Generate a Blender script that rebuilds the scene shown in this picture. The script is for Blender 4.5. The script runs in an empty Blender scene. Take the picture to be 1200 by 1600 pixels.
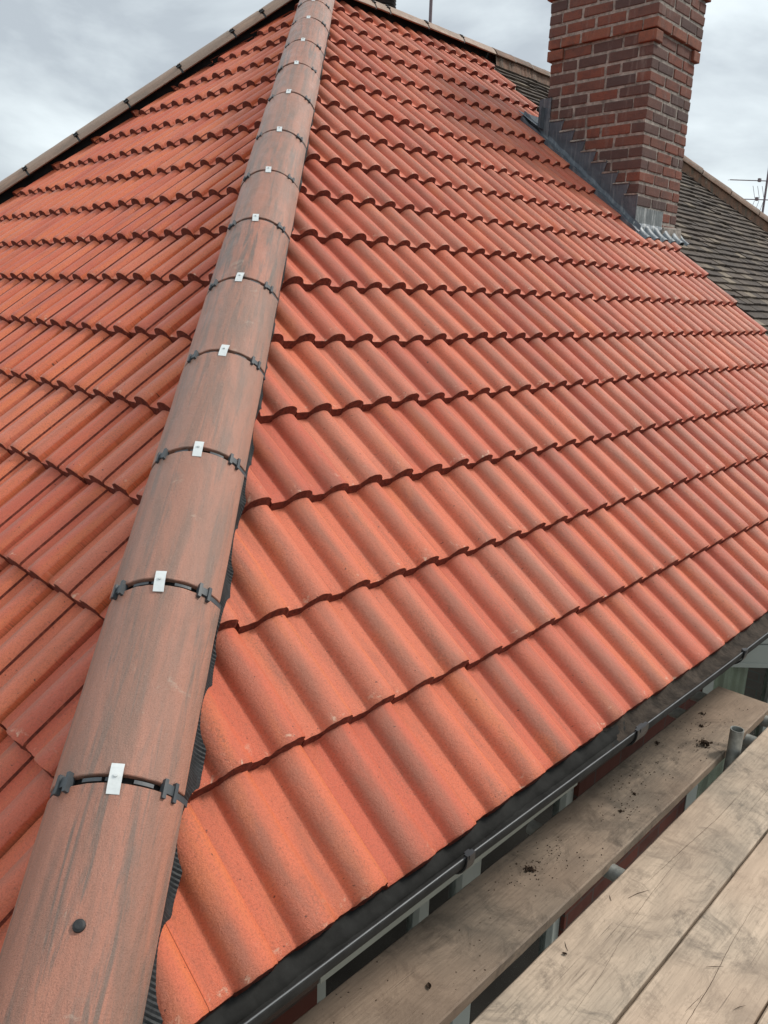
import bpy, bmesh, math, random
from mathutils import Vector, Matrix
random.seed(7)
rad = math.radians
SC = bpy.context.scene

# ------------------------------------------------------------------ camera
cam_d = bpy.data.cameras.new("camera")
cam = bpy.data.objects.new("camera", cam_d)
SC.collection.objects.link(cam)
SC.camera = cam
cam_d.sensor_fit = 'VERTICAL'
cam_d.sensor_height = 24.0
cam_d.lens = 1226.06 / 1600 * 24.0
cam_d.clip_start = 0.02
cam_d.clip_end = 3000
YAW, PIT, ROL = 0.7623, -0.2622, 0.0328
F = Vector((math.cos(PIT) * math.cos(YAW), math.cos(PIT) * math.sin(YAW), math.sin(PIT)))
X0 = F.cross(Vector((0, 0, 1))).normalized()
U0 = X0.cross(F)
XR = X0 * math.cos(ROL) + U0 * math.sin(ROL)
UR = -X0 * math.sin(ROL) + U0 * math.cos(ROL)
cm = Matrix.Identity(4)
for i in range(3):
    cm[i][0], cm[i][1], cm[i][2] = XR[i], UR[i], -F[i]
cm.translation = Vector((-0.3024, -0.9511, 1.1626))
cam.matrix_world = cm
SC.render.resolution_x, SC.render.resolution_y = 768, 1024

# ------------------------------------------------------------------ light
SUN_AZ, SUN_EL = rad(-29), rad(47)          # direction towards the sun
sun_dir = Vector((math.cos(SUN_EL) * math.cos(SUN_AZ), math.cos(SUN_EL) * math.sin(SUN_AZ), math.sin(SUN_EL)))
sd = bpy.data.lights.new("sun", 'SUN')
sd.energy = 1.65
sd.angle = rad(11)
sd.color = (1.0, 0.94, 0.86)
sun = bpy.data.objects.new("sun", sd)
SC.collection.objects.link(sun)
sun.rotation_euler = sun_dir.to_track_quat('Z', 'Y').to_euler()
SC.view_settings.view_transform = 'Standard'
SC.view_settings.look = 'None'
SC.view_settings.gamma = 1
SC.view_settings.exposure = 0.68

world = bpy.data.worlds.new("World")
SC.world = world
world.use_nodes = True
wt = world.node_tree
wt.nodes.clear()
def wn(t, **k):
    n = wt.nodes.new(t)
    for a, b in k.items():
        setattr(n, a, b)
    return n
wo = wn('ShaderNodeOutputWorld'); bg = wn('ShaderNodeBackground')
sky = wn('ShaderNodeTexSky'); sky.sky_type = 'NISHITA'; sky.sun_disc = False
sky.sun_elevation = SUN_EL
sky.sun_rotation = math.pi / 2 - SUN_AZ
sky.air_density = 1.0; sky.dust_density = 2.0
tc = wn('ShaderNodeTexCoord')
mp = wn('ShaderNodeMapping'); mp.inputs['Scale'].default_value = (1.0, 1.0, 2.6); mp.inputs['Location'].default_value = (0.35, 0.1, 0.2)
n1 = wn('ShaderNodeTexNoise'); n1.inputs['Scale'].default_value = 2.1; n1.inputs['Detail'].default_value = 7; n1.inputs['Roughness'].default_value = 0.52
n1.inputs['Distortion'].default_value = 0.35
cr = wn('ShaderNodeValToRGB')
e = cr.color_ramp.elements
e[0].position = 0.38; e[0].color = (3.3, 3.65, 3.95, 1)
e[1].position = 0.63; e[1].color = (6.8, 7.3, 7.5, 1)
m = e.new(0.5); m.color = (5.3, 5.8, 6.0, 1)
mx = wn('ShaderNodeMixRGB'); mx.inputs[0].default_value = 0.93
L = wt.links.new
L(tc.outputs['Generated'], mp.inputs[0]); L(mp.outputs[0], n1.inputs['Vector']); L(n1.outputs[0], cr.inputs[0])
L(sky.outputs[0], mx.inputs[1]); L(cr.outputs[0], mx.inputs[2]); L(mx.outputs[0], bg.inputs[0])
bg.inputs[1].default_value = 0.102
L(bg.outputs[0], wo.inputs[0])

# ------------------------------------------------------------------ materials
class NT:
    def __init__(s, name):
        s.m = bpy.data.materials.new(name); s.m.use_nodes = True
        s.t = s.m.node_tree; s.t.nodes.clear()
        s.out = s.t.nodes.new('ShaderNodeOutputMaterial')
        s.b = s.t.nodes.new('ShaderNodeBsdfPrincipled')
        s.t.links.new(s.b.outputs[0], s.out.inputs[0])
    def n(s, t, **k):
        nd = s.t.nodes.new(t)
        for a, b in k.items():
            if a.startswith('i_'):
                nd.inputs[a[2:].replace('_', ' ')].default_value = b
            else:
                setattr(nd, a, b)
        return nd
    def l(s, a, b): s.t.links.new(a, b)
    def noise(s, vec, scale, detail=4, rough=0.55, dist=0.0, mapscale=None, loc=None):
        if mapscale is not None or loc is not None:
            mp = s.n('ShaderNodeMapping')
            if mapscale: mp.inputs['Scale'].default_value = mapscale
            if loc: mp.inputs['Location'].default_value = loc
            s.l(vec, mp.inputs[0]); vec = mp.outputs[0]
        nz = s.n('ShaderNodeTexNoise'); nz.inputs['Scale'].default_value = scale
        nz.inputs['Detail'].default_value = detail; nz.inputs['Roughness'].default_value = rough
        nz.inputs['Distortion'].default_value = dist
        s.l(vec, nz.inputs['Vector'])
        return nz.outputs[0]
    def ramp(s, fac, stops):
        r = s.n('ShaderNodeValToRGB'); el = r.color_ramp.elements
        el[0].position, el[0].color = stops[0][0], _c(stops[0][1])
        el[1].position, el[1].color = stops[-1][0], _c(stops[-1][1])
        for p, c in stops[1:-1]:
            q = el.new(p); q.color = _c(c)
        s.l(fac, r.inputs[0]); return r.outputs[0]
    def mix(s, fac, a, b, mode='MIX'):
        r = s.n('ShaderNodeMixRGB'); r.blend_type = mode
        for i, v in enumerate((fac, a, b)):
            if isinstance(v, (int, float)): r.inputs[i].default_value = v if i == 0 else (v, v, v, 1)
            elif isinstance(v, tuple): r.inputs[i].default_value = _c(v)
            else: s.l(v, r.inputs[i])
        return r.outputs[0]
    def math(s, op, a, b=0.0):
        r = s.n('ShaderNodeMath'); r.operation = op
        for i, v in enumerate((a, b)):
            if isinstance(v, (int, float)): r.inputs[i].default_value = v
            else: s.l(v, r.inputs[i])
        return r.outputs[0]
    def bump(s, h, dist, strength=1.0, prev=None):
        r = s.n('ShaderNodeBump'); r.inputs['Distance'].default_value = dist; r.inputs['Strength'].default_value = strength
        s.l(h, r.inputs['Height'])
        if prev: s.l(prev, r.inputs['Normal'])
        s.l(r.outputs[0], s.b.inputs['Normal']); return r.outputs[0]
    def color(s, c):
        if isinstance(c, tuple): s.b.inputs['Base Color'].default_value = _c(c)
        else: s.l(c, s.b.inputs['Base Color'])
    def rough(s, v, spec=0.5):
        if isinstance(v, (int, float)): s.b.inputs['Roughness'].default_value = v
        else: s.l(v, s.b.inputs['Roughness'])
        s.b.inputs['Specular IOR Level'].default_value = spec
def _c(c):
    if isinstance(c, (int, float)): return (c, c, c, 1)
    return tuple(c) + ((1,) if len(c) == 3 else ())

def plain(name, col, rough=0.6, spec=0.5, metal=0.0, var=0.25, scale=12, bump=0.0006, bscale=200):
    t = NT(name); co = t.n('ShaderNodeTexCoord').outputs['Object']
    nz = t.noise(co, scale, 5, 0.6)
    lo = tuple(c * (1 - var) for c in col); hi = tuple(min(1, c * (1 + var)) for c in col)
    t.color(t.ramp(nz, [(0.3, lo), (0.7, hi)]))
    t.rough(rough, spec); t.b.inputs['Metallic'].default_value = metal
    if bump: t.bump(t.noise(co, bscale, 3), bump)
    return t.m

def mat_tile():
    t = NT('terracotta_tile')
    uv = t.n('ShaderNodeUVMap', uv_map='slope').outputs[0]
    lv = t.n('ShaderNodeUVMap', uv_map='tile').outputs[0]
    tone = t.n('ShaderNodeAttribute', attribute_name='tone').outputs['Fac']
    base = t.ramp(tone, [(0.0, (0.54, 0.108, 0.056)), (0.35, (0.61, 0.130, 0.064)), (0.7, (0.68, 0.162, 0.074)), (1.0, (0.64, 0.180, 0.098))])
    # broad colour drift over the tiles
    drift = t.noise(uv, 2.2, 4, 0.6)
    base = t.mix(t.ramp(drift, [(0.35, 0.0), (0.7, 0.40)]), base, (0.50, 0.125, 0.075))
    # brown slurry streaks that run down the tile
    st = t.noise(uv, 1.0, 5, 0.62, 0.4, mapscale=(26, 3.2, 1))
    base = t.mix(t.ramp(st, [(0.50, 0.0), (0.74, 0.42)]), base, (0.225, 0.088, 0.055))
    st2 = t.noise(uv, 1.0, 4, 0.6, 0.5, mapscale=(9, 1.7, 1), loc=(3.1, 7.7, 0))
    base = t.mix(t.ramp(st2, [(0.60, 0.0), (0.76, 0.40)]), base, (0.20, 0.10, 0.072))
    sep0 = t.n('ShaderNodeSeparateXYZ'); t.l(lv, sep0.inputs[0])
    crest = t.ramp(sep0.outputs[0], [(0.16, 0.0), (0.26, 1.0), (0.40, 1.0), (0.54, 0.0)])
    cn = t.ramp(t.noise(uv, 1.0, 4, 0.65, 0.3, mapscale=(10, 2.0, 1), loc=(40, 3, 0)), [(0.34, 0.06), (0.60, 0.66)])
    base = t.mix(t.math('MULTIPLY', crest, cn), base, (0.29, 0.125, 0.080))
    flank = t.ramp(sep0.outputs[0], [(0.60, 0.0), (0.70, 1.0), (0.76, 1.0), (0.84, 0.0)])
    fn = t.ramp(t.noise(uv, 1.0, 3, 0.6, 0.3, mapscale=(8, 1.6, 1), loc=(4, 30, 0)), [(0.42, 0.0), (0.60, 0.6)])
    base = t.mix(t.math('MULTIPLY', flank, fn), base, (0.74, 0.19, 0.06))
    # orange warmer patches
    st3 = t.noise(uv, 1.0, 4, 0.6, 0.3, mapscale=(12, 2.4, 1), loc=(13.1, 1.7, 0))
    base = t.mix(t.ramp(st3, [(0.55, 0.0), (0.72, 0.65)]), base, (0.64, 0.17, 0.060))
    # sandy grain
    g = t.noise(uv, 420, 3, 0.7)
    base = t.mix(t.ramp(g, [(0.25, 0.5), (0.5, 0.0)]), base, (0.20, 0.045, 0.022))
    base = t.mix(t.ramp(g, [(0.62, 0.0), (0.8, 0.40)]), base, (0.72, 0.33, 0.22))
    g2 = t.noise(uv, 170, 4, 0.75, loc=(2, 2, 0))
    base = t.mix(t.ramp(g2, [(0.34, 0.50), (0.50, 0.0)]), base, (0.28, 0.072, 0.038))
    sp_ = t.noise(uv, 1.0, 4, 0.7, 0.3, mapscale=(16, 3, 1), loc=(21, 4, 0))
    spm = t.math('MULTIPLY', t.ramp(sp_, [(0.54, 0.0), (0.72, 0.7)]), t.ramp(g2, [(0.42, 0.8), (0.56, 0.05)]))
    base = t.mix(spm, base, (0.21, 0.085, 0.050))
    # small pits
    pit = t.noise(uv, 95, 2, 0.5, loc=(5, 5, 0))
    base = t.mix(t.ramp(pit, [(0.255, 0.85), (0.29, 0.0)]), base, (0.06, 0.02, 0.012))
    # dark scuffs
    sc = t.noise(uv, 3.3, 3, 0.7, 0.2, loc=(9, 2, 0))
    base = t.mix(t.ramp(sc, [(0.74, 0.0), (0.80, 0.55)]), base, (0.11, 0.06, 0.045))
    # pale bloom near the lower edge of the tiles
    sep = t.n('ShaderNodeSeparateXYZ'); t.l(lv, sep.inputs[0])
    edge = t.ramp(sep.outputs[1], [(0.0, 1.0), (0.16, 0.0)])
    bl = t.noise(uv, 34, 4, 0.65, 0.3)
    fac = t.math('MULTIPLY', edge, t.ramp(bl, [(0.60, 0.0), (0.70, 0.8)]))
    base = t.mix(fac, base, (0.70, 0.50, 0.36))
    bl2 = t.noise(uv, 60, 3, 0.7, loc=(1, 8, 3))
    base = t.mix(t.ramp(bl2, [(0.745, 0.0), (0.78, 0.6)]), base, (0.66, 0.42, 0.30))
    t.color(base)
    r = t.noise(uv, 9, 4, 0.6)
    t.rough(t.ramp(r, [(0.3, 0.44), (0.7, 0.60)]), 0.5)
    b1 = t.bump(t.noise(uv, 260, 4, 0.75), 0.0026, 1.0)
    b2 = t.bump(t.noise(uv, 70, 4, 0.6), 0.0028, 0.8, b1)
    return t.m

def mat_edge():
    t = NT('tile_edge_and_shade')
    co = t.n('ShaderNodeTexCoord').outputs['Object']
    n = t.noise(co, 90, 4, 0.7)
    t.color(t.ramp(n, [(0.3, (0.060, 0.012, 0.008)), (0.6, (0.17, 0.034, 0.018)), (0.75, (0.28, 0.07, 0.035))]))  # bare edge colour, darkened further for shade under laps and in joint slots
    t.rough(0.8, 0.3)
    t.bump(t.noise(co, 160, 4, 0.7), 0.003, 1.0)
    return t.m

def mat_hip(name, cols, bw=1.0, ro=0.0):
    t = NT(name)
    co = t.n('ShaderNodeTexCoord').outputs['Object']
    oi = t.n('ShaderNodeObjectInfo')
    cmb = t.n('ShaderNodeCombineXYZ'); t.l(t.math('MULTIPLY', oi.outputs['Random'], 37.0), cmb.inputs[0]); t.l(t.math('MULTIPLY', oi.outputs['Random'], 91.0), cmb.inputs[2])
    ad = t.n('ShaderNodeVectorMath', operation='ADD'); t.l(co, ad.inputs[0]); t.l(cmb.outputs[0], ad.inputs[1])
    v = ad.outputs[0]
    a = t.noise(v, 1.0, 5, 0.6, 0.8, mapscale=(20, 20, 2.2))
    base = t.ramp(a, [(0.30, cols[0]), (0.44, cols[1]), (0.56, cols[2]), (0.70, cols[3])])
    b = t.noise(v, 1.0, 5, 0.65, 0.6, mapscale=(38, 38, 2.6), loc=(4, 4, 4))
    base = t.mix(t.ramp(b, [(0.52, 0.0), (0.62, 0.85 * bw)]), base, cols[4])
    pt_ = t.noise(v, 1.0, 5, 0.6, 0.5, mapscale=(15, 15, 2.4), loc=(8, 1, 6))
    base = t.mix(t.ramp(pt_, [(0.55, 0.0), (0.63, 0.62 * bw)]), base, (0.095, 0.090, 0.078))
    tn = t.math('MULTIPLY', oi.outputs['Random'], 0.55)
    base = t.mix(tn, base, cols[5])
    g = t.noise(v, 520, 3, 0.7)
    base = t.mix(t.ramp(g, [(0.3, 0.5), (0.5, 0.0)]), base, tuple(c * 0.35 for c in cols[0]))
    base = t.mix(t.ramp(g, [(0.62, 0.0), (0.8, 0.35)]), base, (0.50, 0.36, 0.28))
    w = t.noise(v, 14, 6, 0.8, 0.6)
    base = t.mix(t.ramp(w, [(0.62, 0.0), (0.72, 0.5)]), base, (0.46, 0.38, 0.30))
    wf = t.noise(v, 1.0, 4, 0.7, 0.2, mapscale=(120, 120, 9))
    base = t.mix(t.ramp(wf, [(0.70, 0.0), (0.76, 0.5)]), base, (0.55, 0.44, 0.34))
    t.color(base)
    t.rough(t.ramp(t.noise(v, 14, 3), [(0.3, 0.34 + ro), (0.7, 0.50 + ro)]), 0.55)
    b1 = t.bump(t.noise(v, 330, 4, 0.75), 0.0022, 0.9)
    t.bump(t.noise(v, 1.0, 4, 0.6, 0, mapscale=(70, 70, 45)), 0.0022, 0.9, b1)
    return t.m

def mat_brick():
    t = NT('chimney_brick')
    co = t.n('ShaderNodeTexCoord').outputs['Object']
    tone = t.n('ShaderNodeAttribute', attribute_name='tone').outputs['Fac']
    base = t.ramp(tone, [(0.0, (0.085, 0.055, 0.050)), (0.16, (0.105, 0.058, 0.048)), (0.3, (0.115, 0.062, 0.052)), (0.55, (0.165, 0.068, 0.048)), (0.86, (0.205, 0.068, 0.043)), (0.93, (0.215, 0.078, 0.048)), (1.0, (0.235, 0.085, 0.050))])
    n = t.noise(co, 13, 5, 0.65, 0.3)
    base = t.mix(t.ramp(n, [(0.45, 0.0), (0.7, 0.65)]), base, (0.075, 0.045, 0.040))
    n2 = t.noise(co, 1.0, 4, 0.6, mapscale=(20, 20, 2.5))
    base = t.mix(t.ramp(n2, [(0.56, 0.0), (0.75, 0.30)]), base, (0.36, 0.30, 0.26))
    g = t.noise(co, 160, 3, 0.7)
    base = t.mix(t.ramp(g, [(0.3, 0.45), (0.5, 0.0)]), base, (0.05, 0.02, 0.018))
    t.color(base); t.rough(0.8, 0.3)
    t.bump(t.noise(co, 90, 5, 0.7), 0.004, 0.9)
    return t.m

def mat_wood(name, light, dark, stain):
    t = NT(name)
    co = t.n('ShaderNodeTexCoord').outputs['Object']
    oi = t.n('ShaderNodeObjectInfo')
    cmb = t.n('ShaderNodeCombineXYZ'); t.l(t.math('MULTIPLY', oi.outputs['Random'], 23.0), cmb.inputs[0]); t.l(t.math('MULTIPLY', oi.outputs['Random'], 5.0), cmb.inputs[1])
    ad = t.n('ShaderNodeVectorMath', operation='ADD'); t.l(co, ad.inputs[0]); t.l(cmb.outputs[0], ad.inputs[1]); v = ad.outputs[0]
    a = t.noise(v, 1.0, 5, 0.62, 1.2, mapscale=(2.6, 11, 11))
    base = t.ramp(a, [(0.32, dark), (0.50, tuple((x + y) / 2 for x, y in zip(light, dark))), (0.66, light)])
    # long curving grain rings
    w = t.n('ShaderNodeTexWave'); w.wave_type = 'BANDS'; w.bands_direction = 'Y'
    w.inputs['Scale'].default_value = 14; w.inputs['Distortion'].default_value = 9; w.inputs['Detail'].default_value = 3
    w.inputs['Detail Scale'].default_value = 0.7; w.inputs['Detail Roughness'].default_value = 0.6
    mp = t.n('ShaderNodeMapping'); mp.inputs['Scale'].default_value = (0.35, 1.6, 1.6); t.l(v, mp.inputs[0]); t.l(mp.outputs[0], w.inputs['Vector'])
    base = t.mix(t.ramp(w.outputs[1], [(0.0, 0.12), (0.25, 0.0)]), base, tuple(c * 0.5 for c in dark))
    # dirt
    d = t.noise(v, 9, 7, 0.78, 0.7)
    base = t.mix(t.ramp(d, [(0.49, 0.0), (0.66, 0.8)]), base, stain)
    d2 = t.noise(v, 2.2, 5, 0.7, 0.5, loc=(7, 3, 0))
    base = t.mix(t.ramp(d2, [(0.50, 0.0), (0.66, 0.65)]), base, tuple(c * 1.3 for c in stain))
    fine = t.noise(v, 1.0, 3, 0.7, 0.4, mapscale=(9, 190, 190))
    base = t.mix(t.ramp(fine, [(0.3, 0.38), (0.5, 0.0)]), base, tuple(c * 0.4 for c in dark))
    sp = t.noise(v, 38, 6, 0.85, 0.5)
    base = t.mix(t.ramp(sp, [(0.56, 0.0), (0.70, 0.65)]), base, stain)
    pk = t.noise(v, 1.6, 3, 0.5, loc=(3, 13, 5))
    base = t.mix(t.ramp(pk, [(0.42, 0.0), (0.62, 0.35)]), base, tuple(c * k_ for c, k_ in zip(light, (1.12, .96, .88))))
    # splits along the grain
    k = t.noise(v, 1.0, 2, 0.5, 0.15, mapscale=(0.16, 7.5, 7.5), loc=(2, 9, 1))
    ck = t.math('ABSOLUTE', t.math('SUBTRACT', k, 0.5))
    kk = t.noise(v, 1.6, 3, 0.6, loc=(31, 0, 0))
    crack = t.math('MULTIPLY', t.ramp(ck, [(0.0, 0.5), (0.0015, 0.0)]), t.ramp(kk, [(0.54, 0.0), (0.60, 1.0)]))
    base = t.mix(crack, base, (0.05, 0.035, 0.025))
    t.color(base); t.rough(0.72, 0.35)
    b1 = t.bump(t.math('SUBTRACT', fine, t.math('MULTIPLY', crack, 2.0)), 0.0015, 0.8)
    t.bump(d, 0.003, 0.7, b1)
    return t.m

def mat_plain_tile():
    t = NT('weathered_plain_tile')
    co = t.n('ShaderNodeTexCoord').outputs['Object']
    tone = t.n('ShaderNodeAttribute', attribute_name='tone').outputs['Fac']
    base = t.ramp(tone, [(0.0, (0.050, 0.039, 0.033)), (0.35, (0.085, 0.065, 0.052)), (0.7, (0.13, 0.10, 0.078)), (0.9, (0.20, 0.16, 0.12)), (1.0, (0.28, 0.23, 0.17))])
    n = t.noise(co, 0.9, 5, 0.65, 0.5)
    base = t.mix(t.ramp(n, [(0.42, 0.6), (0.62, 0.0)]), base, (0.07, 0.056, 0.048))
    n2 = t.noise(co, 16, 5, 0.7)
    base = t.mix(t.ramp(n2, [(0.55, 0.0), (0.72, 0.6)]), base, (0.17, 0.145, 0.10))
    t.color(base); t.rough(0.85, 0.3)
    t.bump(t.noise(co, 60, 4, 0.7), 0.004, 0.8)
    return t.m

def mat_wall():
    t = NT('red_brick_wall')
    co = t.n('ShaderNodeTexCoord').outputs['Object']
    sp = t.n('ShaderNodeSeparateXYZ'); t.l(co, sp.inputs[0])
    cb = t.n('ShaderNodeCombineXYZ'); t.l(t.math('ADD', sp.outputs[0], sp.outputs[1]), cb.inputs[0]); t.l(sp.outputs[2], cb.inputs[1])
    b = t.n('ShaderNodeTexBrick'); t.l(cb.outputs[0], b.inputs['Vector'])
    b.inputs['Scale'].default_value = 1.0; b.inputs['Brick Width'].default_value = 0.225; b.inputs['Row Height'].default_value = 0.075
    b.inputs['Mortar Size'].default_value = 0.006; b.inputs['Color1'].default_value = (0.06, 0.017, 0.011, 1); b.inputs['Color2'].default_value = (0.10, 0.026, 0.016, 1)
    b.inputs['Mortar'].default_value = (0.055, 0.042, 0.036, 1)  # brick and mortar darkened to paint in the shade below the scaffold
    t.color(t.mix(t.ramp(t.noise(co, 20, 5), [(0.4, 0.0), (0.7, 0.5)]), b.outputs[0], (0.10, 0.035, 0.025)))
    t.rough(0.85, 0.3); t.bump(b.outputs[1], 0.004, -0.7)
    return t.m

def mat_lead(name, c0, c1, streak):
    t = NT(name)
    co = t.n('ShaderNodeTexCoord').outputs['Object']
    base = t.ramp(t.noise(co, 7, 5, 0.65, 0.5), [(0.3, c0), (0.7, c1)])
    s = t.noise(co, 1.0, 4, 0.6, 0.2, mapscale=(45, 45, 4))
    base = t.mix(t.ramp(s, [(0.52, 0.0), (0.66, streak)]), base, (0.55, 0.56, 0.54))
    t.color(base); t.rough(0.5, 0.5); t.b.inputs['Metallic'].default_value = 0.25
    t.bump(t.noise(co, 18, 4), 0.006, 0.7)
    return t.m

def mat_glass():
    t = NT('window_glass')
    t.t.nodes.remove(t.b)
    tr = t.n('ShaderNodeBsdfTransparent'); tr.inputs[0].default_value = (0.93, 0.96, 0.95, 1)
    gl = t.n('ShaderNodeBsdfGlossy'); gl.inputs['Roughness'].default_value = 0.02
    fr = t.n('ShaderNodeFresnel'); fr.inputs[0].default_value = 1.5
    mx = t.n('ShaderNodeMixShader'); t.l(fr.outputs[0], mx.inputs[0]); t.l(tr.outputs[0], mx.inputs[1]); t.l(gl.outputs[0], mx.inputs[2])
    t.l(mx.outputs[0], t.out.inputs[0])
    return t.m

M = {}
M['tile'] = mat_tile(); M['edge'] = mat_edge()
M['hip'] = mat_hip('brindle_hip_tile', [(0.135, 0.082, 0.060), (0.27, 0.118, 0.076), (0.39, 0.145, 0.088), (0.45, 0.175, 0.105), (0.090, 0.083, 0.070), (0.36, 0.20, 0.145)])
M['buff_hip'] = mat_hip('buff_ridge_tile', [(0.22, 0.14, 0.10), (0.29, 0.18, 0.125), (0.36, 0.225, 0.155), (0.40, 0.265, 0.185), (0.20, 0.165, 0.125), (0.32, 0.24, 0.185)], 0.6, 0.2)
M['old_ridge'] = mat_hip('old_ridge_tile', [(0.09, 0.055, 0.036), (0.155, 0.078, 0.048), (0.21, 0.10, 0.060), (0.25, 0.135, 0.08), (0.09, 0.08, 0.055), (0.15, 0.105, 0.07)], 1.0, 0.35)
M['brick'] = mat_brick()
M['mortar'] = plain('lime_mortar', (0.27, 0.235, 0.205), 0.9, 0.2, 0, 0.5, 25, 0.003, 120)
M['wood'] = mat_wood('scaffold_wood', (0.54, 0.425, 0.32), (0.34, 0.27, 0.205), (0.125, 0.105, 0.083))
M['wood_dirty'] = mat_wood('dirty_scaffold_wood', (0.33, 0.255, 0.19), (0.185, 0.145, 0.11), (0.060, 0.050, 0.040))
M['plain_tile'] = mat_plain_tile()
M['wall'] = mat_wall()
M['lead'] = mat_lead('dark_lead', (0.055, 0.065, 0.080), (0.11, 0.125, 0.145), 0.15)
M['lead_pale'] = mat_lead('weathered_lead', (0.09, 0.10, 0.105), (0.17, 0.185, 0.18), 0.75)
M['lead_mid'] = mat_lead('grey_lead', (0.065, 0.080, 0.095), (0.14, 0.165, 0.185), 0.25)
M['black'] = plain('black_plastic', (0.018, 0.019, 0.021), 0.38, 0.5, 0, 0.3, 30, 0.0004)
M['gutter_black'] = plain('gutter_plastic', (0.022, 0.022, 0.021), 0.9, 0.22, 0, 0.5, 14, 0.001, 60)
M['gutter_lip'] = plain('lip_glint', (0.12, 0.122, 0.125), 0.35, 0.5, 0, 0.2, 30, 0)  # paler than the gutter: sky glint on the rim put into colour
M['black_rough'] = plain('black_rubber', (0.022, 0.023, 0.024), 0.6, 0.4, 0, 0.4, 40, 0.001)
M['felt'] = plain('dark_underlay', (0.012, 0.012, 0.012), 0.9, 0.2, 0, 0.3)
M['charcoal'] = plain('charcoal_plastic', (0.045, 0.052, 0.058), 0.5, 0.5, 0, 0.2, 60, 0.0003)
M['alu'] = plain('pale_metal', (0.66, 0.68, 0.67), 0.4, 0.5, 0.3, 0.06, 80, 0.0003)
M['galv'] = plain('galvanised_steel', (0.30, 0.31, 0.29), 0.5, 0.5, 0.55, 0.4, 22, 0.001, 90)
M['upvc'] = plain('white_upvc', (0.36, 0.38, 0.345), 0.5, 0.5, 0, 0.08, 6, 0)  # white plastic greyed to stand for the shade below the eaves
M['glass'] = mat_glass()
M['shaded_upvc'] = plain('shaded_upvc', (0.20, 0.21, 0.18), 0.55, 0.4, 0, 0.1, 6, 0)  # white uPVC of the fascia, greyed to paint in shade below the gutter
M['curtain'] = plain('green_curtain', (0.40, 0.44, 0.33), 0.85, 0.2, 0, 0.18, 9, 0.0006)
M['yellow'] = plain('yellow_plastic', (0.45, 0.36, 0.05), 0.6)
M['debris'] = plain('dried_moss', (0.045, 0.028, 0.018), 0.95, 0.2, 0, 0.6, 90, 0.001)
M['mud'] = plain('gutter_mud', (0.048, 0.037, 0.029), 0.9, 0.25, 0, 0.6, 22, 0.004, 70)
M['dark_timber'] = plain('dark_timber', (0.035, 0.022, 0.017), 0.7, 0.3)
M['ground'] = plain('ground_cover', (0.13, 0.12, 0.105), 0.95, 0.2, 0, 0.5, 0.6, 0.01, 3)
M['red_far'] = plain('distant_red_tile', (0.30, 0.085, 0.045), 0.8, 0.3, 0, 0.35, 4, 0.01, 12)
M['iron'] = plain('dull_mast_paint', (0.16, 0.12, 0.13), 0.6, 0.5, 0, 0.2)

# ------------------------------------------------------------------ object helpers
WM = {}
def link(o, parent=None, W=None):
    SC.collection.objects.link(o)
    W = W or Matrix.Identity(4)
    WM[o.name] = W
    if parent:
        o.parent = parent
        o.matrix_parent_inverse = WM[parent.name].inverted()
    o.matrix_basis = W
    return o
def tag(o, label=None, cat=None, group=None, kind=None):
    if label: o['label'] = label
    if cat: o['category'] = cat
    if group: o['group'] = group
    if kind: o['kind'] = kind
    return o
def empty(name, loc, label, cat, group=None):
    o = bpy.data.objects.new(name, None); o.empty_display_size = 0.2
    link(o, None, Matrix.Translation(Vector(loc)))
    return tag(o, label, cat, group)

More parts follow.
